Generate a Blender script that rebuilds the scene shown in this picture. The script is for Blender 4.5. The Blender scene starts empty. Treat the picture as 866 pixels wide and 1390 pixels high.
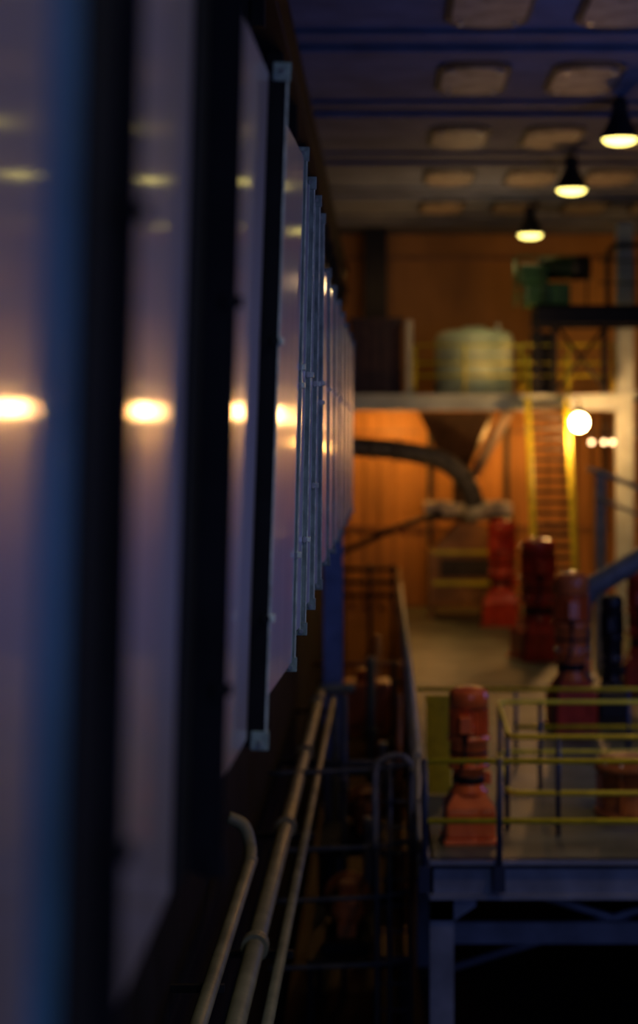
import bpy, bmesh, math, random
from mathutils import Vector, Matrix
random.seed(7)
S = bpy.context.scene
S.view_settings.view_transform = 'Standard'
S.view_settings.look = 'None'
CZ = 8.0          # eye height above the lower floor
DK = 3.5          # working deck level
CEIL = 13.6

# ---------------------------------------------------------------- materials
def mat(name, col, rough=0.5, metal=0.0, noise=0.25, nscale=4.0, bump=0.0, bscale=20.0,
        emit=None, estr=0.0, stretch=(1,1,1), spec=0.5, coat=0.0, crough=0.08):
    m = bpy.data.materials.new(name); m.use_nodes = True
    nt = m.node_tree; b = nt.nodes['Principled BSDF']
    b.inputs['Roughness'].default_value = rough
    b.inputs['Metallic'].default_value = metal
    b.inputs['Specular IOR Level'].default_value = spec
    b.inputs['Coat Weight'].default_value = coat
    b.inputs['Coat Roughness'].default_value = crough
    tc = nt.nodes.new('ShaderNodeTexCoord'); mp = nt.nodes.new('ShaderNodeMapping')
    mp.inputs['Scale'].default_value = stretch
    nt.links.new(tc.outputs['Object'], mp.inputs['Vector'])
    n = nt.nodes.new('ShaderNodeTexNoise'); n.inputs['Scale'].default_value = nscale
    n.inputs['Detail'].default_value = 5
    nt.links.new(mp.outputs['Vector'], n.inputs['Vector'])
    r = nt.nodes.new('ShaderNodeValToRGB')
    r.color_ramp.elements[0].position = 0.3; r.color_ramp.elements[1].position = 0.7
    d = 1 - noise; u = 1 + noise
    r.color_ramp.elements[0].color = (col[0]*d, col[1]*d, col[2]*d, 1)
    r.color_ramp.elements[1].color = (min(1,col[0]*u), min(1,col[1]*u), min(1,col[2]*u), 1)
    nt.links.new(n.outputs['Fac'], r.inputs['Fac'])
    nt.links.new(r.outputs['Color'], b.inputs['Base Color'])
    if bump:
        n2 = nt.nodes.new('ShaderNodeTexNoise'); n2.inputs['Scale'].default_value = bscale
        n2.inputs['Detail'].default_value = 3
        nt.links.new(mp.outputs['Vector'], n2.inputs['Vector'])
        bp = nt.nodes.new('ShaderNodeBump'); bp.inputs['Strength'].default_value = bump
        bp.inputs['Distance'].default_value = 0.02
        nt.links.new(n2.outputs['Fac'], bp.inputs['Height'])
        nt.links.new(bp.outputs['Normal'], b.inputs['Normal'])
    if emit:
        b.inputs['Emission Color'].default_value = (*emit, 1)
        b.inputs['Emission Strength'].default_value = estr
    return m

M = {}
M['sheet']   = mat('frosted_pale_panel', (0.58,0.48,0.49), 0.40, 0.75, 0.10, 3.0, 0.03, 6.0, stretch=(1,1,0.3), coat=0.5, crough=0.09)
M['teal']    = mat('teal_strip', (0.04,0.12,0.20), 0.40, 0.1, 0.25, 4.0)
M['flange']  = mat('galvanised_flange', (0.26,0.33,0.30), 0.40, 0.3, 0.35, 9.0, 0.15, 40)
M['lip']     = mat('lit_flange_edge', (0.60,0.66,0.58), 0.35, 0.3, 0.30, 14.0, 0.1, 40)  # pale tone paints in the light caught along the edges
M['seal']    = mat('black_rubber_seal', (0.005,0.005,0.006), 0.7, 0, 0.3, spec=.15)
M['nearf']   = mat('shaded_near_flange', (0.006,0.006,0.008), 0.6, 0, 0.3, spec=.15)  # shade on the unlit near flanges put into the colour
M['bolt']    = mat('zinc_bolt', (0.5,0.52,0.5), 0.3, 0.9, 0.2, 30)
M['black']   = mat('black_painted_steel', (0.010,0.010,0.013), 0.5, 0.1, 0.4, spec=.3)
M['darkwall']= mat('dark_wall_paint', (0.006,0.006,0.009), 0.85, 0, 0.5, 1.5, spec=.1)  # near-black mottled tone for the side walls
M['concrete']= mat('ceiling_paint_blue_grey', (0.15,0.175,0.26), 0.85, 0, 0.30, 1.2, 0.2, 10)
M['beamc']   = mat('girder_paint_blue_grey', (0.13,0.15,0.22), 0.8, 0, 0.25, 1.5, 0.2, 10)
M['plate']   = mat('ceiling_plate_cream', (0.32,0.26,0.21), 0.6, 0, 0.45, 2.5)
M['plated']  = mat('ceiling_plate_rim', (0.04,0.036,0.04), 0.7, 0, 0.3, 2.5)
M['ochre']   = mat('ochre_cladding', (0.62,0.29,0.070), 0.6, 0, 0.28, 0.8, stretch=(1,1,0.4))
M['deck']    = mat('worn_deck_floor', (0.115,0.13,0.095), 0.5, 0, 0.50, 1.2, 0.2, 12)
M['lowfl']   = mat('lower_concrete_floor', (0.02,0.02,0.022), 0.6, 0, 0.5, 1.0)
M['bluest']  = mat('blue_grey_structural_steel', (0.20,0.26,0.44), 0.45, 0.1, 0.25, 3)
M['dkst']    = mat('dark_slate_steel', (0.06,0.075,0.10), 0.5, 0.1, 0.3, 3)
M['navy']    = mat('navy_post_paint', (0.02,0.035,0.10), 0.4, 0.1, 0.3)
M['yellow']  = mat('yellow_handrail_paint', (0.80,0.72,0.03), 0.4, 0, 0.2, 6)
M['pale']    = mat('pale_rail_paint', (0.50,0.49,0.40), 0.5, 0, 0.25, 5)
M['mezz']    = mat('pale_grey_beam_paint', (0.52,0.60,0.60), 0.5, 0, 0.2, 2)
M['tank']    = mat('white_plastic_tank', (0.72,0.84,0.58), 0.4, 0, 0.10, 2.5)
M['brown']   = mat('brown_container_paint', (0.06,0.028,0.02), 0.5, 0.1, 0.3)
M['red']     = mat('orange_red_motor_paint', (0.95,0.19,0.045), 0.24, 0, 0.25, 5, 0.08, 30)
M['dred']    = mat('crimson_motor_paint', (0.58,0.055,0.025), 0.24, 0, 0.3, 5)
M['dblue']   = mat('dark_motor_paint', (0.010,0.011,0.020), 0.35, 0, 0.3)
M['rust']    = mat('rusty_orange_steel', (0.42,0.15,0.045), 0.5, 0.1, 0.4, 4, 0.2, 20)
M['orange']  = mat('orange_tank_paint', (0.55,0.12,0.02), 0.4, 0, 0.25)
M['green']   = mat('green_machine_paint', (0.02,0.08,0.02), 0.5, 0, 0.3)
M['hopper']  = mat('hopper_steel', (0.14,0.075,0.035), 0.45, 0.1, 0.3)
M['hopperb'] = mat('lit_chute', (0.90,0.66,0.42), 0.4, 0.0, 0.12)
M['duct']    = mat('grey_flexible_duct', (0.07,0.07,0.075), 0.45, 0.1, 0.4, 6, 0.3, 18)
M['pipe']    = mat('cream_pipe_lagging', (0.20,0.195,0.115), 0.5, 0, 0.35, 3, 0.15, 15)
M['gpipe']   = mat('grey_pipe_paint', (0.22,0.24,0.26), 0.4, 0.1, 0.25)
M['cream']   = mat('cream_feeder_cover', (0.65,0.60,0.50), 0.5, 0, 0.35, 3)
M['hood']    = mat('ochre_feeder_hood', (0.42,0.20,0.06), 0.5, 0, 0.4, 2)
M['tread']   = mat('stair_tread_grating', (0.06,0.05,0.04), 0.6, 0.2, 0.3)
M['lampsh']  = mat('lamp_shade_metal', (0.02,0.02,0.02), 0.35, 0.2, 0.2)
M['lens']    = mat('lamp_lens_glow', (1,0.9,0.5), 0.4, emit=(1.0,0.80,0.20), estr=5)
M['bulb']    = mat('sodium_bulb_glow', (1,0.6,0.3), 0.4, emit=(1.0,0.48,0.16), estr=90)
M['sbulb']   = mat('small_bulb_glow', (1,0.6,0.3), 0.4, emit=(1.0,0.62,0.30), estr=7)

# ---------------------------------------------------------------- mesh builder
class B:
    def __init__(s): s.bm = bmesh.new(); s.mats = []
    def mi(s, k):
        if k not in s.mats: s.mats.append(k)
        return s.mats.index(k)
    def _tag(s, verts, k, smooth=False):
        i = s.mi(k); fs = set()
        for v in verts: fs.update(v.link_faces)
        for f in fs: f.material_index = i; f.smooth = smooth
    def box(s, x0,x1,y0,y1,z0,z1,k, bev=0.0, rot=None):
        c = Vector(((x0+x1)/2,(y0+y1)/2,(z0+z1)/2))
        m = Matrix.Translation(c)
        if rot is not None: m = m @ rot
        m = m @ Matrix.Diagonal((abs(x1-x0),abs(y1-y0),abs(z1-z0),1))
        r = bmesh.ops.create_cube(s.bm, size=1, matrix=m)
        vs = r['verts']; s._tag(vs, k)
        if bev > 0:
            es = list({e for v in vs for e in v.link_edges})
            rb = bmesh.ops.bevel(s.bm, geom=es, offset=bev, segments=2, affect='EDGES', profile=0.5)
            for f in rb['faces']: f.material_index = s.mi(k)
    def cyl(s, p0,p1,r,k,r2=None,n=16,smooth=True):
        p0=Vector(p0);p1=Vector(p1);d=p1-p0
        m = Matrix.Translation((p0+p1)/2) @ d.to_track_quat('Z','Y').to_matrix().to_4x4()
        q = bmesh.ops.create_cone(s.bm, cap_ends=True, segments=n, radius1=r, radius2=r if r2 is None else r2, depth=d.length, matrix=m)
        i = s.mi(k)
        for f in {f for v in q['verts'] for f in v.link_faces}:
            f.material_index=i; f.smooth = smooth and len(f.verts)==4
    def sph(s, c, r, k, sc=(1,1,1)):
        m = Matrix.Translation(c) @ Matrix.Diagonal((*sc,1))
        q = bmesh.ops.create_uvsphere(s.bm, u_segments=16, v_segments=10, radius=r, matrix=m)
        s._tag(q['verts'], k, True)
    def lathe(s, o, prof, k, n=28, axis=None, sx=1.0):
        o=Vector(o); rings=[]; i=s.mi(k)
        R = axis if axis is not None else Matrix.Identity(3)
        for r,z in prof:
            rings.append([s.bm.verts.new(o + R @ Vector((r*math.cos(a)*sx, r*math.sin(a), z))) for a in [2*math.pi*j/n for j in range(n)]])
        for a,b in zip(rings,rings[1:]):
            for j in range(n):
                f=s.bm.faces.new((a[j],a[(j+1)%n],b[(j+1)%n],b[j])); f.material_index=i; f.smooth=True
        for ring,rev in ((rings[0],True),(rings[-1],False)):
            f=s.bm.faces.new(ring[::-1] if rev else ring); f.material_index=i
    def tube(s, pts, r, k, n=12, sub=6, smoothpath=True, rfun=None):
        P=[Vector(p) for p in pts]
        if smoothpath and len(P)>2:
            Q=[P[0]*2-P[1]]+P+[P[-1]*2-P[-2]]; out=[]
            for a in range(1,len(Q)-2):
                for t in range(sub):
                    u=t/sub; p0,p1,p2,p3=Q[a-1:a+3]
                    out.append(0.5*((2*p1)+(p2-p0)*u+(2*p0-5*p1+4*p2-p3)*u*u+(3*p1-p0-3*p2+p3)*u**3))
            out.append(P[-1]); P=out
        i=s.mi(k); rings=[]; up=None
        for a,p in enumerate(P):
            t=(P[min(a+1,len(P)-1)]-P[max(a-1,0)]).normalized()
            if up is None:
                up = t.orthogonal().normalized()
            else:
                up=(up-t*up.dot(t)).normalized()
            sd=t.cross(up); rr = r*(rfun(a) if rfun else 1)
            rings.append([s.bm.verts.new(p+(up*math.cos(q)+sd*math.sin(q))*rr) for q in [2*math.pi*j/n for j in range(n)]])
        for a,b in zip(rings,rings[1:]):
            for j in range(n):
                f=s.bm.faces.new((a[j],a[(j+1)%n],b[(j+1)%n],b[j])); f.material_index=i; f.smooth=True
        s.bm.faces.new(rings[0][::-1]).material_index=i; s.bm.faces.new(rings[-1]).material_index=i
    def poly(s, pts, faces, k):
        v=[s.bm.verts.new(p) for p in pts]; i=s.mi(k)
        for f in faces: s.bm.faces.new([v[j] for j in f]).material_index=i
    def done(s, name, loc=None):
        bmesh.ops.recalc_face_normals(s.bm, faces=s.bm.faces)
        me=bpy.data.meshes.new(name); s.bm.to_mesh(me); s.bm.free()
        for k in s.mats: me.materials.append(M[k])
        o=bpy.data.objects.new(name, me); S.collection.objects.link(o)
        if loc is not None: o.location=loc
        return o

# ---------------------------------------------------------------- room shell
XL=-1.4; XR=9.0; YB=50.0
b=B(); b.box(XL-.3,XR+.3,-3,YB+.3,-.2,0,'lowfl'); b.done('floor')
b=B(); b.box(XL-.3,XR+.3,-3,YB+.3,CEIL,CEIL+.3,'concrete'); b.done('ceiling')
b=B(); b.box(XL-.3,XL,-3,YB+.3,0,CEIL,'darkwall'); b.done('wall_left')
b=B()
b.box(XL,XR,YB+.06,YB+.3,0,CEIL,'ochre')
x=XL
while x<XR-.2:      # trapezoidal cladding ribs
    b.poly([(x,YB+.07,DK),(x+.05,YB,DK),(x+.17,YB,DK),(x+.22,YB+.07,DK),(x,YB+.07,8.7),(x+.05,YB,8.7),(x+.17,YB,8.7),(x+.22,YB+.07,8.7)],
           [(0,1,5,4),(1,2,6,5),(2,3,7,6)],'ochre'); x+=.40
for z in (5.6,8.2,12.9): b.box(XL,XR,YB-.05,YB,z,z+.08,'hood')
for x in (1.2,3.3,5.9,7.8): b.box(x-.06,x+.06,YB-.12,YB,DK,8.7,'tread')
b.done('wall_back')
# right wall with unseen window openings, added to let blue light in
b=B()
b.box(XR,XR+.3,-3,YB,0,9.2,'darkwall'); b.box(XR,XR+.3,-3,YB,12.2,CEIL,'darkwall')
y=-3
while y<YB: b.box(XR,XR+.3,y,min(y+1.4,YB),9.2,12.2,'darkwall'); y+=4.4
b.done('wall_right')
b=B()
y=-3
while y<YB-4:
    y1=y+1.4; y2=y+4.4
    for z in (9.2,10.65,12.13): b.box(XR+.1,XR+.18,y1,y2,z,z+.07,'navy')
    for k in range(4): b.box(XR+.1,XR+.18,y1+k*.98,y1+k*.98+.06,9.2,12.2,'navy')
    y+=4.4
b.done('added_window_bars')

# ceiling girders (shallow)
for gy in (21.0,26.0,31.2,36.6,41.6,46.6):
    b=B(); b.box(XL,XR,gy-.9,gy+.9,CEIL-.06,CEIL,'beamc',.03); b.box(XL,XR,gy-.15,gy+.15,CEIL-.14,CEIL-.06,'beamc',.03); b.done('ceiling_girder')
# rounded ceiling plates
for py_ in (23.6,28.4,33.9,39.0,44.0):
    for px_ in (1.35,3.07,4.75,6.4):
        b=B()
        def rr(w,l,r,z0,z1,k):
            pts=[]
            for cx,cy,a0 in ((w/2-r,l/2-r,0),(-w/2+r,l/2-r,90),(-w/2+r,-l/2+r,180),(w/2-r,-l/2+r,270)):
                for j in range(7):
                    a=math.radians(a0+15*j); pts.append((cx+r*math.cos(a),cy+r*math.sin(a)))
            n=len(pts); P=[(p[0],p[1],z0) for p in pts]+[(p[0],p[1],z1) for p in pts]
            b.poly(P,[tuple(range(n)),tuple(range(2*n-1,n-1,-1))]+[(j,(j+1)%n,n+(j+1)%n,n+j) for j in range(n)],k)
        rr(1.10,2.6,.50,-.04,0,'plated'); rr(.96,2.1,.46,-.07,-.04,'plate')
        for sx in (-.35,.35):
            for sy in (-.8,.8): b.cyl((sx,sy,-.10),(sx,sy,-.06),.03,'bolt',n=8)
        b.done('ceiling_access_plate',(px_,py_,CEIL))

# ---------------------------------------------------------------- cladding panel row (left)
FL=[1.15,3.35,5.55,7.77,10.0,11.2,12.35,13.5,15.2,16.9,18.6,20.4,22.3,24.3,26.4]
LEAN=[1.4,1.4,1.5,1.9,1.4,1.2,0.9,0.5]+[0.3]*20
TOP=[1.55]*5+[1.56,1.6,1.62]+[1.38]*20
BOT=[-1.30,-1.30,-1.28,-1.27,-1.22,-1.15,-1.10,-1.06]+[-1.0]*20
TILT=[-1.9,-1.95,-0.15,1.45,2.1,2.3,2.4,2.5]+[2.5]*20
y_prev=-0.6
for i,fy in enumerate(FL):
    t,bo=TOP[i],BOT[i]
    b=B()
    strip={0:.12,1:.50,2:.46,3:.14}.get(i,.10)
    fr={1:.20,2:.10}.get(i,0)
    y0=y_prev+.03; y1=fy-strip
    # slightly swivelled, faintly bowed sheet with folded edges
    cy=(y0+y1)/2; al=math.radians(TILT[i]); N=10; NZ=6; i_s=b.mi('sheet'); L=y1-y0
    xb=-.505 if i<2 else (-.56 if i<4 else -.512)
    grid=[]
    for a in range(N+1):
        u=a/N; yy=y0+L*u; xx=xb+(yy-cy)*math.tan(al)+.003*math.sin(math.pi*u)
        grid.append([b.bm.verts.new((xx,yy,bo+.03+(t-bo-.06)*c/NZ)) for c in range(NZ+1)])
    for a in range(N):
        for c in range(NZ):
            f=b.bm.faces.new((grid[a][c],grid[a+1][c],grid[a+1][c+1],grid[a][c+1])); f.material_index=i_s; f.smooth=True
    # backing box + frame rails
    b.box(-.94,-.66,y_prev,fy,bo+.05,t-.05,'black')
    b.box(-.66,xb-.03,y0,fy,t-.06,t,'flange'); b.box(-.66,xb-.03,y0,fy,bo,bo+.06,'flange')
    if fr: b.box(-.66,xb-.012,y1,y1+fr,bo,t,'teal',.003)  # teal strip along the sheet's far edge
    b.box(-.66,xb+(.0 if fr else .005),y1+fr,fy-.012,bo,t,'seal')
    # protruding flange pair
    fm = 'nearf' if i<4 else 'flange'; lm='nearf' if i<3 else 'lip'  # near flanges get the shaded colour, farther ones the lit edge
    ox=-.462
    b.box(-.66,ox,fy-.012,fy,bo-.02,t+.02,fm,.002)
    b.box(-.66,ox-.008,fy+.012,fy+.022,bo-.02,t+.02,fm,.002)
    b.box(ox-.004,ox+.004,fy-.016,fy+.0,bo-.02,t+.02,lm)     # lit outer edge, light painted as a pale strip
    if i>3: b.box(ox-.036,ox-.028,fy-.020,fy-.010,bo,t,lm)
    for z in (t,bo):                                # corner tabs
        sgn=1 if z>0 else -1
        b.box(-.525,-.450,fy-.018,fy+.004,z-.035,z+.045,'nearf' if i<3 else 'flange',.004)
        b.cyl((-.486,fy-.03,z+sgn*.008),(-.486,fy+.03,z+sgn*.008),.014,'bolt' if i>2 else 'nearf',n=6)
    zs={4:[.40,.30,-.62],5:[.40,-.60],6:[.38,-.30],7:[.42,.28]}.get(i,[.42] if i>3 else [.42,-.75])
    for z in zs:
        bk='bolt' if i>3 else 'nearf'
        b.cyl((-.478,fy-.03,z),(-.478,fy+.05,z),.010,bk,n=8)
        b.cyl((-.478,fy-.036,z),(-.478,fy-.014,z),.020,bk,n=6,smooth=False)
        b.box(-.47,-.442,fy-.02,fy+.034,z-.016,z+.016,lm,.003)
    o=b.done('cladding_panel',(0,0,0))
    R=Matrix.Translation((-.5,0,CZ)) @ Matrix.Rotation(math.radians(LEAN[i]),4,'Y')
    o.matrix_world = R @ Matrix.Translation((.5,0,0))
    y_prev=fy+.02
# support frame carrying the panels
b=B()
for y in (0.5,4.5,9,13.5,18,22.5,26.2):
    b.box(XL,-.97,y-.06,y+.06,7.1,7.25,'black'); b.box(XL,-.97,y-.06,y+.06,9.0,9.15,'black')
b.box(-1.12,-.97,-1,26.4,9.0,9.15,'black'); b.box(-1.12,-1.0,-1,26.4,7.1,7.25,'black')
b.done('panel_support_frame')

# dark structures high on left wall
b=B(); b.box(-1.39,-1.0,3,YB,12.0,12.06,'black'); b.box(-1.24,-1.16,3,YB,12.06,12.5,'black'); b.box(-1.39,-1.0,3,YB,12.5,12.56,'black')
for y in range(4,50,3): b.box(-1.39,-1.05,y,y+.12,11.6,12.0,'black')
b.done('crane_rail_beam')
b=B()
for k,(x,z,r) in enumerate(((-1.2,11.3,.09),(-1.22,10.95,.06),(-1.15,10.6,.07))):
    b.cyl((x,2,z),(x,49,z),r,'black')
for y in range(3,49,2):
    b.box(-1.39,-1.04,y,y+.05,10.45,10.5,'black'); b.box(-1.39,-1.04,y,y+.05,11.15,11.2,'black'); b.cyl((-1.1,y,10.45),(-1.1,y,11.58),.02,'black',n=6)
b.done('overhead_pipe_run')

# ---------------------------------------------------------------- high bay lamps
def highbay(x,y,z,en=60,col=(1,.78,.38)):
    b=B()
    b.cyl((0,0,.55),(0,0,CEIL-z-.005),.018,'lampsh',n=8); b.cyl((0,0,CEIL-z-.05),(0,0,CEIL-z-.002),.07,'lampsh',n=12)
    b.lathe((0,0,0),[(.10,.62),(.12,.60),(.13,.38),(.16,.36),(.17,.30),(.24,.18),(.31,.02),(.325,-.03),(.31,-.03),(.30,.01)],'lampsh')
    for a in range(10):
        q=2*math.pi*a/10; b.box(.12*math.cos(q)-.012,.12*math.cos(q)+.012,.12*math.sin(q)-.012,.12*math.sin(q)+.012,.38,.58,'lampsh')
    b.lathe((0,0,0),[(.285,.01),(.28,-.03),(.24,-.08),(.15,-.11),(.04,-.12)],'lens')
    o=b.done('high_bay_lamp',(x,y,z))
    l=bpy.data.lights.new('lamp_light','SPOT'); l.energy=en; l.color=col; l.spot_size=2.3; l.spot_blend=.8; l.shadow_soft_size=.25
    lo=bpy.data.objects.new('lamp_light',l); lo.location=(0,0,-.2); S.collection.objects.link(lo); lo.parent=o
for x,y,z in ((3.82,30,12.93),(3.6,35.6,12.87),(3.4,43.2,12.85)): highbay(x,y,z)
highbay(6.6,18.5,12.9,260,(1,.60,.30))  # added out-of-view lamp, warms the deck and motors
highbay(4.6,15.5,12.9,300,(1,.60,.32))  # second added unseen lamp for the front of the deck
highbay(3.9,6.3,12.9,480,(.84,.95,.86))  # added unseen lamp to light the flange faces
highbay(3.9,1.5,12.9,220,(.90,.80,1.0))  # added unseen lamp over the near end

# ---------------------------------------------------------------- mezzanine
b=B()
b.box(XL+.02,5.54,44,44.12,8.72,9.11,'mezz'); b.box(XL+.02,5.54,43.9,44.22,9.07,9.11,'mezz'); b.box(XL+.02,5.54,43.9,44.22,8.72,8.76,'mezz')
b.box(XL+.02,8.9,44.12,49.8,9.05,9.11,'tread')
for x in (-.6,1.3,3.2,5.1,7): b.box(x-.06,x+.06,44.12,49.8,8.8,9.05,'black')
b.box(5.54,5.93,44,44.35,DK,13.2,'mezz'); b.box(5.45,6.02,43.95,44.4,9.11,9.2,'mezz')
b.done('mezzanine_platform')
b=B()
for z in (9.55,9.85,10.28): b.cyl((.7,44.05,z),(5.5,44.05,z),.022,'yellow',n=8)
for x in (.7,1.9,3.25,4.4,5.45): b.cyl((x,44.05,9.11),(x,44.05,10.28),.024,'yellow',n=8)
b.done('mezzanine_railing')
b=B(); b.box(.49,.65,44.2,44.36,9.12,10.9,'pale',.02); b.box(.44,.70,44.23,44.43,9.11,9.16,'pale'); b.done('short_post')
b=B()
b.lathe((0,0,0),[(.96,0),(.99,.05),(.98,.5),(.98,1.0),(.97,1.38),(.92,1.52),(.75,1.60),(.3,1.64),(.28,1.70),(.05,1.71)],'tank',36)
b.cyl((.55,-.6,1.5),(.55,-.6,1.75),.06,'pale'); b.done('plastic_storage_tank',(2.2,45.6,9.11))
b=B(); b.box(-.85,.40,45,46.6,9.11,10.97,'brown',.03)
for k in range(5): b.box(-.8+k*.24,-.74+k*.24,44.95,45,9.15,10.9,'brown')
b.box(-.9,.45,44.95,46.65,10.9,11.0,'brown'); b.done('brown_container')
b=B(); b.box(-.5,-.02,48.6,48.9,9.11,CEIL,'black'); b.box(-.56,.04,48.55,48.62,9.11,CEIL,'black'); b.done('wall_stanchion')
# upper gantry
b=B()
b.box(3.45,8.5,42,42.15,10.66,11.10,'black'); b.box(3.45,8.5,43.6,43.75,10.66,11.10,'black'); b.box(3.45,8.5,42,43.75,11.04,11.10,'black')
for x in (3.6,4.0,5.2,7.0): b.box(x-.07,x+.07,43.62,43.74,DK if x>6 else 9.11,10.66,'black')
for x in (3.6,4.6,5.7,6.8): b.cyl((x,42.05,11.1),(x,42.05,12.1),.025,'black',n=8)
for z in (11.6,12.1): b.cyl((4.9,42.05,z),(8,42.05,z),.022,'black',n=8)
b.box(3.5,4.1,44.3,44.4,9.11,10.6,'black')
b.tube([(4.05,43.5,10.7),(5.2,43.5,9.2)],.04,'black'); b.tube([(5.2,43.5,10.7),(4.05,43.5,9.2)],.04,'black'); b.done('upper_gantry')
b=B()
b.box(3.2,4.25,42.2,43.3,11.11,11.62,'green',.05); b.box(3.1,3.75,42.3,43.2,11.62,12.05,'green',.04)
b.cyl((3.55,42.7,12.0),(4.7,42.7,12.0),.26,'black',n=20); b.cyl((4.3,42.7,12.0),(4.74,42.7,12.0),.29,'black',n=20)
for k in range(7): b.cyl((3.75+k*.09,42.7,12.0),(3.78+k*.09,42.7,12.0),.285,'green',n=20)
for z in (11.3,11.8,12.2): b.tube([(3.75,42.18,z),(3.1,42.18,z),(3.0,42.4,z),(3.0,43.3,z)],.02,'green',n=8)
for y in (42.3,43.2): b.cyl((3.02,y,11.1),(3.02,y,12.2),.02,'green',n=6)
b.done('green_hoist_winch')
b=B(); b.tube([(5.15,42.6,11.11),(5.15,42.6,12.2),(5.25,42.6,12.45),(5.7,42.6,12.52),(8.9,42.6,12.52)],.06,'black'); b.done('vent_pipe')
# hopper
b=B()
def frus(cx,cy,z0,h0,z1,h1,ang,k,kr):
    pts=[]
    for z,h in ((z0,h0),(z1,h1)):
        for a in (45,135,225,315):
            q=math.radians(a+ang); pts.append((cx+h*1.414*math.cos(q),cy+h*1.414*math.sin(q),z))
    v=[b.bm.verts.new(p) for p in pts]
    for j in range(4):
        f=b.bm.faces.new((v[j],v[(j+1)%4],v[4+(j+1)%4],v[4+j])); f.material_index=b.mi(kr if j==3 else k)
    b.bm.faces.new(v[:4]).material_index=b.mi(k); b.bm.faces.new(v[4:]).material_index=b.mi(k)
frus(1.85,46.8,7.0,.14,8.72,.92,-8,'hopper','hopper')
b.cyl((1.85,46.8,6.42),(1.85,46.8,7.05),.14,'hopper')
b.cyl((3.05,45.55,8.71),(2.22,46.1,7.15),.14,'hopperb',n=12)      # pale chute, bright lit streak put into its colour
b.cyl((2.22,46.1,7.2),(2.0,46.6,6.9),.12,'hopperb',n=12)
b.done('feed_hopper')
b=B()
b.tube([(-1.3,45.2,7.98),(-.8,45.2,7.86),(.3,45.2,7.76),(1.25,45.2,7.56),(1.8,45.2,7.22),(2.08,45.3,6.8),(2.25,45.5,6.25)],.24,'duct',n=18,sub=14,rfun=lambda a:1+.05*math.sin(a*1.9))
b.cyl((.25,45.2,7.77),(.35,45.2,7.75),.28,'duct'); b.cyl((-.35,45.2,7.80),(-.28,45.2,7.80),.28,'duct')
b.cyl((-.9,45.2,7.9),(-.9,45.2,8.72),.05,'black')
b.cyl((2.2,45.45,6.45),(2.28,45.55,6.12),.30,'pale',r2=.34)
b.done('flexible_duct')
b=B(); b.tube([(-1.35,46,5.15),(-.88,46,5.3),(.3,46,5.82),(1.4,46,6.2)],.075,'black'); b.done('drain_pipe')
# feeder hut
b=B()
b.box(1.0,3.22,46.6,48.2,6.12,6.42,'cream',.04)
for x in (1.3,2.75): b.box(x,x+.22,46.5,47,6.3,6.48,'pale',.02)
b.box(1.0,3.22,46.58,48.2,5.98,6.12,'black')
P=[(1.15,0,3.85),(3.1,0,3.85),(3.1,0,5.2),(2.35,0,5.9),(1.85,0,5.9),(1.15,0,5.2)]
pts=[(x,46.7,z) for x,_,z in P]+[(x,48.1,z) for x,_,z in P]
b.poly(pts,[(0,1,2,3,4,5),(11,10,9,8,7,6)]+[(j,(j+1)%6,6+(j+1)%6,6+j) for j in range(6)],'hood')
b.box(1.1,3.15,46.62,46.7,5.12,5.22,'yellow'); b.box(1.1,3.15,46.62,46.7,4.33,4.45,'yellow')
for x in (1.15,3.05): b.box(x-.05,x+.05,46.6,46.7,DK,5.2,'hood')
b.box(1.4,2.8,46.64,46.7,4.55,5.0,'tread')
for x in (1.2,3.05): b.box(x-.06,x+.06,47.9,48.05,DK,3.9,'tread')
b.done('feeder_housing')
# stairs
b=B()
p0=Vector((0,43.8,8.9)); p1=Vector((0,41,DK))
for x in (3.36,4.28):
    v=[(x-.04,43.88,9.0),(x+.04,43.88,9.0),(x+.04,43.6,9.0),(x-.04,43.6,9.0),(x-.04,41.15,DK),(x+.04,41.15,DK),(x+.04,40.85,DK),(x-.04,40.85,DK)]
    b.poly(v,[(0,1,2,3),(7,6,5,4),(0,4,5,1),(1,5,6,2),(2,6,7,3),(3,7,4,0)],'yellow')
    b.tube([(x,43.8,9.9),(x,43.65,10.0),(x,40.9,4.6),(x,40.8,DK+.01)],.035,'yellow',smoothpath=False,n=8)
    for t in (.2,.5,.8):
        c=p0.lerp(p1,t); b.cyl((x,c.y,c.z),(x,c.y,c.z+1.0),.02,'yellow',n=8)
for k in range(22):
    c=p0.lerp(p1,(k+.5)/22); b.box(3.38,4.26,c.y-.14,c.y+.12,c.z-.04,c.z+.04,'tread')
b.done('steep_staircase')
# flood light
b=B()
b.sph((0,0,0),.21,'bulb'); b.lathe((0,.05,0),[(.08,.32),(.12,.30),(.19,.20)],'lampsh'); b.cyl((0,.05,.30),(0,.05,.5),.03,'lampsh')
b.tube([(0,.05,.45),(0,.3,.55),(0,.95,.55)],.025,'lampsh'); o=b.done('sodium_flood_lamp',(4.52,42.95,8.42))
b=B(); b.cyl((4.7,44.3,8.15),(5.5,44.3,8.15),.02,'black',n=8); 
for x in (4.96,5.26,5.46): b.cyl((x,44.3,8.0),(x,44.3,8.6),.02,'lampsh'); b.sph((x,44.3,7.96),.055,'sbulb')
b.done('bulb_string')
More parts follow.
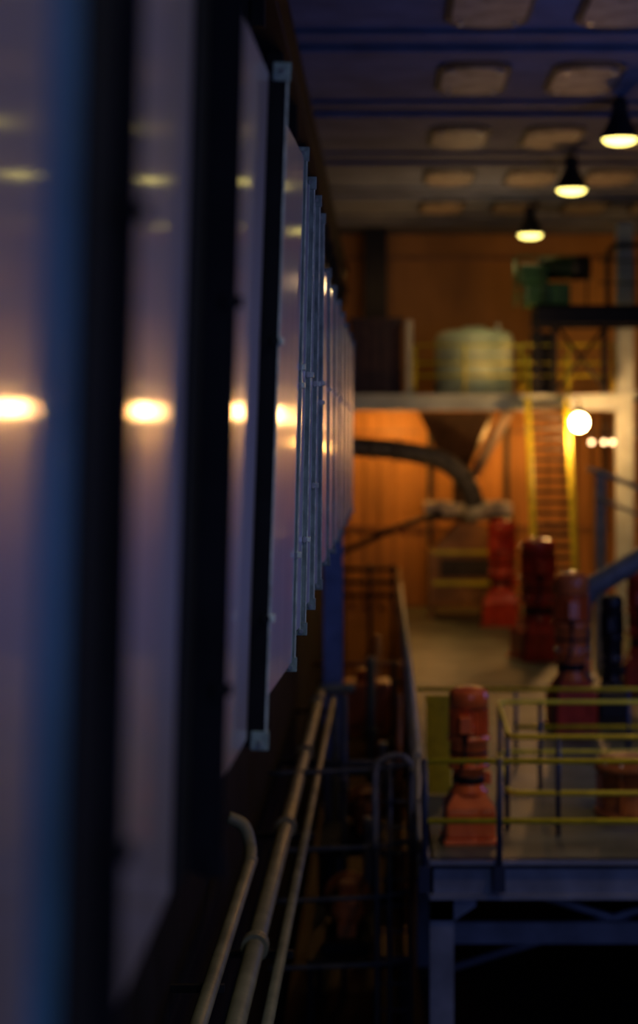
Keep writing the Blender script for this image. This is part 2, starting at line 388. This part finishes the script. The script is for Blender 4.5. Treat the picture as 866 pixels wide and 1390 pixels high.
# right side whitish bits
b=B(); b.tube([(3.95,36,7.45),(4.2,36,7.38),(5.6,36,6.8)],.05,'pale',smoothpath=False); b.tube([(4.1,36,6.9),(5.6,36,6.3)],.035,'pale',smoothpath=False)
b.box(4.12,4.32,36.05,36.2,DK,7.4,'pale',.02); b.box(5.3,5.5,36.05,36.2,DK,7.0,'pale',.02); b.done('conveyor_frame')
b=B(); b.tube([(3.25,30.6,DK+.01),(3.25,30.6,5.1),(3.36,30.6,5.45),(3.7,30.6,5.72),(6.8,30.6,7.5)],.18,'gpipe',n=18,sub=8); 
b.cyl((3.25,30.6,4.0),(3.25,30.6,4.1),.25,'gpipe'); b.cyl((4.4,30.6,6.12),(4.5,30.6,6.18),.25,'gpipe')
b.done('process_pipe')

# ---------------------------------------------------------------- deck
b=B()
b.box(.48,XR-.02,19.8,YB-.13,DK-.10,DK,'deck')
b.box(.48,XR-.02,19.80,19.84,DK-.40,DK-.0,'bluest'); b.box(.48,XR-.02,19.72,19.95,DK-.05,DK-.005,'bluest'); b.box(.48,XR-.02,19.72,19.95,DK-.42,DK-.37,'bluest')
b.box(.46,.52,19.8,YB-.13,DK-.40,DK,'bluest')
for y in (24,29,34,39,44): b.box(.5,XR-.02,y-.06,y+.06,DK-.4,DK-.1,'bluest')
for x in (.48,4.6):
    for y in (19.86,28,36,44):
        b.box(x,x+.26,y,y+.26,0,DK-.40,'bluest')
    b.poly([(x,19.86,DK-.42),(x+.5,19.86,DK-.42),(x+.5,19.86,DK-.52),(x+.26,19.86,DK-.68),(x,19.86,DK-.68),(x,20.0,DK-.42),(x+.5,20.0,DK-.42),(x+.5,20.0,DK-.52),(x+.26,20.0,DK-.68),(x,20.0,DK-.68)],
       [(0,1,2,3,4),(9,8,7,6,5),(0,5,6,1),(1,6,7,2),(2,7,8,3),(3,8,9,4),(4,9,5,0)],'bluest')
# cross bracing and secondary beam under the deck
b.box(.74,XR-.02,21.4,21.5,2.15,2.4,'bluest')
b.tube([(.74,21.6,3.0),(4.6,21.6,1.8)],.05,'bluest'); b.tube([(.74,21.6,1.8),(4.6,21.6,3.0)],.05,'bluest')
b.done('working_deck')
b=B()
R_=.030
def rails(paths,zs,k='yellow'):
    for p in paths:
        for z in zs: b.tube([(x,y,z) for x,y in p],R_,k,n=8,smoothpath=False)
rails([[(.42,19.70),(8.8,19.70)]],(4.57,3.93))
for x in (.42,1.22,3.05,4.9,6.7):
    b.cyl((x,19.68,DK-.3),(x,19.68,4.60),.034,'navy',n=10); b.box(x-.06,x+.06,19.64,19.71,DK-.32,DK-.04,'navy')
b.done('deck_front_railing')
b=B()
rails([[(8,21),(1.52,21),(1.44,21.05),(1.41,21.15),(1.45,23.6),(1.49,23.74),(1.58,23.8),(8,23.8)]],(4.62,3.98))
for x,y in ((1.97,21),(3.5,21),(5,21),(1.41,21.3),(1.46,23.5),(2.0,23.8),(3.6,23.8),(5,23.8)): b.cyl((x,y,DK),(x,y,4.62),.03,'navy',n=10)
b.done('pit_guard_railing')
b=B()
rails([[(.44,25.4),(8,25.4)]],(4.57,))
rails([[(1.8,25.4),(8,25.4)]],(4.05,))
for x in (1.8,3.35,5,6.5): b.cyl((x,25.4,DK),(x,25.4,4.57),.028,'navy',n=8)
b.done('cross_railing')
b=B()
for z,r in ((4.60,.035),(4.1,.025)): b.tube([(.36,19.9,z),(.36,49,z)],r,'pale',n=8,smoothpath=False)
b.box(.39,.42,19.9,49,DK,DK+.15,'pale')
y=20.2
while y<49: b.cyl((.36,y,DK-.3),(.36,y,4.6),.028,'pale',n=8); y+=1.9
b.done('deck_side_railing')

def agitator(name,x,y,h,w,k,kb,rotz=0):
    """vertical agitator drive: gearbox plinth, lantern, gear casing, finned motor, fan cowl"""
    b=B(); s=h/1.75
    b.box(-w,w,-w,w,0,.06*s,kb,.01)
    b.box(-w*.92,w*.92,-w*.92,w*.92,.06*s,.40*s,kb,.035)
    a,c=w*.92,w*.60
    b.poly([(-a,-a,.40*s),(a,-a,.40*s),(a,a,.40*s),(-a,a,.40*s),(-c,-c,.55*s),(c,-c,.55*s),(c,c,.55*s),(-c,c,.55*s)],
           [(0,1,5,4),(1,2,6,5),(2,3,7,6),(3,0,4,7),(4,5,6,7)],kb)
    r=w*.72
    b.lathe((0,0,0),[(r*1.0,.53*s),(r*1.05,.57*s),(r*.82,.60*s),(r*.82,.80*s),(r*1.08,.83*s),(r*1.08,.87*s),(r*.9,.89*s),(r*.98,.95*s),(r*.98,1.12*s),(r*1.12,1.14*s),(r*1.12,1.18*s),(r*.9,1.20*s),
                     (r*.9,1.50*s),(r*1.02,1.51*s),(r*1.02,1.66*s),(r*.94,1.70*s),(r*.6,1.735*s),(r*.2,1.75*s)],k,32)
    for z0,z1,q0 in ((.66,.74,.84),(1.19,1.22,.92),(.99,1.02,.985),(1.49,1.51,.93)):
        b.lathe((0,0,0),[(r*q0,z0*s),(r*(q0+.02),z0*s),(r*(q0+.02),z1*s),(r*q0,z1*s)],'black',32)
    for j in range(28):
        q=2*math.pi*j/28
        b.box(r*.95*math.cos(q)-.02*s,r*.95*math.cos(q)+.02*s,r*.95*math.sin(q)-.006,r*.95*math.sin(q)+.006,1.21*s,1.50*s,k,rot=Matrix.Rotation(q,4,'Z'))
    for j in range(8):
        q=2*math.pi*(j+.5)/8
        b.cyl((r*.97*math.cos(q),r*.97*math.sin(q),.86*s),(r*.97*math.cos(q),r*.97*math.sin(q),.91*s),.018*s,'bolt',n=6)
    b.box(-r*.62,r*.05,-r*1.45,-r*.8,1.24*s,1.44*s,k,.02)       # terminal box
    b.cyl((-r*.3,-r*1.1,1.12*s),(-r*.3,-r*1.1,1.25*s),.025*s,'black')
    b.tube([(-r*.3,-r*1.1,1.14*s),(-r*.4,-r*1.3,.9*s),(-w*.9,-w*1.0,.5*s),(-w*1.05,-w*.9,.02)],.014*s,'black',n=6)
    b.box(r*.7,r*1.15,-.06*s,.10*s,.64*s,.78*s,k,.015)
    o=b.done(name,(x,y,DK)); o.rotation_euler[2]=rotz; return o
agitator('agitator_drive_motor',.94,20.75,1.74,.30,'red','red',.05)
agitator('agitator_drive_motor',2.90,28.7,2.46,.36,'red','dred',.2)
agitator('agitator_drive_motor',3.15,38,2.5,.50,'dred','dred',.3)
agitator('agitator_drive_motor',2.85,44.9,2.6,.46,'dred','dred',-.2)
agitator('agitator_drive_motor',3.62,29.4,2.05,.24,'dblue','dblue',0)
agitator('agitator_drive_motor',4.6,33.0,2.2,.36,'dred','dred',0)
# flanged nozzle
b=B()
b.lathe((0,0,0),[(.50,0),(.50,.06),(.40,.07),(.40,.52),(.50,.54),(.50,.62),(.44,.63),(.44,.68),(.2,.70)],'rust',36)
for j in range(12):
    q=2*math.pi*j/12; b.cyl((.455*math.cos(q),.455*math.sin(q),.50),(.455*math.cos(q),.455*math.sin(q),.66),.02,'bolt',n=6)
for j in range(6):
    q=2*math.pi*j/6; b.box(.43*math.cos(q)-.05,.43*math.cos(q)+.05,.43*math.sin(q)-.01,.43*math.sin(q)+.01,.06,.5,'rust',rot=Matrix.Rotation(q,4,'Z'))
b.done('flanged_tank_nozzle',(3.02,22.2,DK))
# upright yellow slatted guard panel
b=B()
b.box(-.16,.16,.012,.022,.02,1.26,'yellow')
for j in range(8):
    x=-.155+j*.0405; b.box(x,x+.018,-.02,.014,.0,1.27,'yellow',.003)
for z in (.08,.62,1.18): b.box(-.17,.17,.022,.045,z,z+.05,'yellow')
for x in (-.15,.13): b.box(x,x+.02,.04,.30,0,.02,'yellow')
b.done('yellow_slatted_guard',(.68,23.4,DK))

# ---------------------------------------------------------------- lower bay on the left
b=B()
b.cyl((-1.03,6,4.0),(-1.03,29.4,4.0),.078,'pipe'); b.cyl((-.83,12,3.9),(-.83,29.0,3.9),.045,'pipe')
b.tube([(-1.03,29.3,4.0),(-1.03,29.5,4.0),(-.98,29.65,4.0),(-.5,29.7,4.0)],.078,'pipe'); b.tube([(-.83,28.9,3.9),(-.83,29.2,3.9),(-.82,29.35,3.85),(-.8,29.4,3.5),(-.8,29.4,.0)],.045,'pipe')
for y in (10,14.5,19,23.5,28): 
    b.cyl((-1.03,y,4.0),(-1.03,y+.06,4.0),.11,'pipe'); b.cyl((-1.03,y+.08,4.0),(-1.03,y+.14,4.0),.11,'pipe'); b.box(XL+.01,-.75,y+.5,y+.56,3.78,3.84,'black')
b.done('lagged_pipe_pair')
b=B(); b.tube([(-1.12,6,4.5),(-1.12,14.6,4.5),(-1.12,15.2,4.5),(-1.14,15.55,4.56),(-1.2,15.65,4.72),(-1.34,15.65,4.8)],.055,'pipe',n=12)
for y in (8,12): b.box(XL,-1.05,y,y+.05,4.4,4.45,'black')
b.done('small_lagged_pipe')
b=B(); b.box(-.96,-.73,29.9,30.1,0,9.0,'bluest'); b.box(-1.0,-.69,29.85,29.9,0,9.0,'bluest'); b.box(-1.38,-.69,29.85,30.1,8.9,9.1,'bluest'); b.done('steel_column')
b=B(); b.box(-.82,.10,33,33.9,2.65,3.65,'orange',.08)
for x in (-.75,.03):
    for y in (33.06,33.84): b.box(x-.05,x+.05,y-.05,y+.05,0,2.7,'black')
b.cyl((-.35,33.45,3.6),(-.35,33.45,3.85),.18,'orange'); b.box(-.7,-.05,32.97,33.0,2.9,3.4,'orange',.01); b.done('orange_header_tank')
b=B()
for z in (4.12,3.2,2.6,1.8):
    b.tube([(XL+.02,21.9,z-.08),(-.35,21.9,z-.04),(.1,21.9,z),(.30,21.9,z+.05)],.03,'dkst',n=8)
for x in (-.1,.05,.30): b.cyl((x,21.9,0),(x,21.9,4.18),.03,'dkst',n=8)
for k in range(12): b.cyl((-.1,21.9,.3+k*.31),(.30,21.9,.3+k*.31),.015,'dkst',n=6)
b.tube([(-.12,21.6,3.2),(-.12,21.6,4.1),(.0,21.6,4.28),(.2,21.6,4.3),(.30,21.6,4.2)],.035,'gpipe',n=8)
b.done('access_ladder_frame')
def pump(x,y,z,s,k):
    b=B(); RX=Matrix.Rotation(math.radians(90),3,'X')
    b.box(-.3*s,.3*s,-.9*s,.4*s,0,.12*s,'black'); b.box(-.12*s,.12*s,-.6*s,.2*s,.12*s,.3*s,k)
    b.lathe((0,.2*s,.42*s),[(.24*s,0),(.26*s,.05*s),(.20*s,.08*s),(.20*s,.55*s),(.22*s,.56*s),(.22*s,.68*s),(.1*s,.72*s)],k,24,axis=RX)
    b.lathe((0,.35*s,.42*s),[(.30*s,-.1*s),(.34*s,-.05*s),(.34*s,.1*s),(.2*s,.15*s)],k,24,axis=RX)
    b.tube([(.25*s,.35*s,.5*s),(.28*s,.35*s,.9*s),(.28*s,.35*s,1.5*s)],.08*s,'gpipe'); b.box(-.1*s,.1*s,-.3*s,0,.6*s,.75*s,k,.01)
    b.done('slurry_pump',(x,y,z))
for x,y,z,s,k in ((-.5,24.6,1.4,1.0,'rust'),(-.3,28.1,2.0,.9,'rust'),(-.1,17.6,0,1.2,'rust')): 
    pump(x,y,z,s,k)
b=B(); b.box(-1.0,.3,23.4,26.6,1.3,1.4,'black')
b.box(-1.0,.3,27,29,1.9,2.0,'black')
for x in (-.95,.25):
    for y,h in ((23.5,1.3),(26.5,1.3),(27.1,1.9),(28.9,1.9)): b.box(x-.04,x+.04,y-.04,y+.04,0,h,'black')
b.done('pump_stand')
b=B()
for x,y,r,k in ((-.6,26.8,.05,'dkst'),(-.25,31.5,.08,'dkst'),(.2,26.8,.045,'rust'),(-.15,35,.07,'rust'),(.15,31,.04,'black')):
    b.cyl((x,y,0),(x,y,4.3),r,k); b.cyl((x,y,2.9),(x,y,2.96),r*1.6,k); b.cyl((x,y,3.0),(x,y,3.06),r*1.6,k)
for z,y,k in ((3.3,26.8,'dkst'),(2.4,31,'dkst'),(3.75,35,'rust'),(3.0,38,'dkst')): b.cyl((XL+.02,y,z),(.45,y,z),.05,k)
b.done('riser_pipework')
b=B()
for y,z in ((47.5,4.0),(47.5,4.35),(47.2,4.7)): b.cyl((XL+.02,y,z),(.3,y,z),.06,'black')
for x in (-1.1,-.4,.2): b.box(x-.05,x+.05,47.1,47.6,0,4.8,'black')
b.done('rear_pipe_rack')

# ---------------------------------------------------------------- lights
def light(name,typ,loc,en,col,size=.2,rot=None,sy=None):
    l=bpy.data.lights.new(name,typ); l.energy=en; l.color=col
    if typ=='AREA':
        l.size=size
        if sy: l.shape='RECTANGLE'; l.size_y=sy
    else: l.shadow_soft_size=size
    o=bpy.data.objects.new(name,l); o.location=loc; S.collection.objects.link(o)
    if rot: o.rotation_euler=rot
    return o
light('added_warm_light','POINT',(.3,48.4,8.3),130,(1,.46,.10),.15)  # unseen warm points without fixtures, added to brighten the far end
light('added_warm_light','POINT',(3.5,48.6,7.8),55,(1,.46,.10),.15)
light('added_warm_light','POINT',(-.2,46.2,12.0),14,(1,.50,.14),.15)
light('added_warm_light','POINT',(6.2,46.8,10.6),48,(1,.50,.12),.15)
light('added_warm_light','POINT',(2.0,40.5,11.4),58,(1,.66,.32),.15)
light('added_warm_light','POINT',(1.2,42.5,5.9),42,(1,.50,.15),.15)
light('added_warm_light','POINT',(3.3,44.7,8.3),14,(1,.50,.16),.10)
light('flood_lamp_light','POINT',(4.50,42.65,8.42),220,(1,.50,.16),.17)
# added cold area lights, standing in for daylight from out of view
light('cold_side_fill','AREA',(8.7,24,9.8),200,(.16,.28,1.0),12,rot=(0,math.radians(120),0),sy=2.8)
light('cold_side_fill','AREA',(8.7,8,10.7),80,(.46,.36,.90),12,rot=(0,math.radians(90),0),sy=2.8)
light('front_fill_light','AREA',(5.0,-2.5,8.0),170,(.36,.46,1.0),5,rot=(math.radians(90),0,0),sy=5)  # added area light behind the view, brightens front faces

w=bpy.data.worlds.new('dusk'); S.world=w; w.use_nodes=True
w.node_tree.nodes['Background'].inputs[0].default_value=(.10,.20,.60,1); w.node_tree.nodes['Background'].inputs[1].default_value=.05

# ---------------------------------------------------------------- camera
cam=bpy.data.cameras.new('camera'); co=bpy.data.objects.new('camera',cam); S.collection.objects.link(co); S.camera=co
co.location=(0,0,CZ); co.rotation_euler=(math.radians(90),0,0)
cam.sensor_fit='HORIZONTAL'; cam.sensor_width=24; cam.lens=24*2500/866
cam.shift_x=-90/866; cam.shift_y=-97/866; cam.clip_end=200; cam.clip_start=.05
cam.dof.use_dof=True; cam.dof.focus_distance=11.2; cam.dof.aperture_fstop=0.88
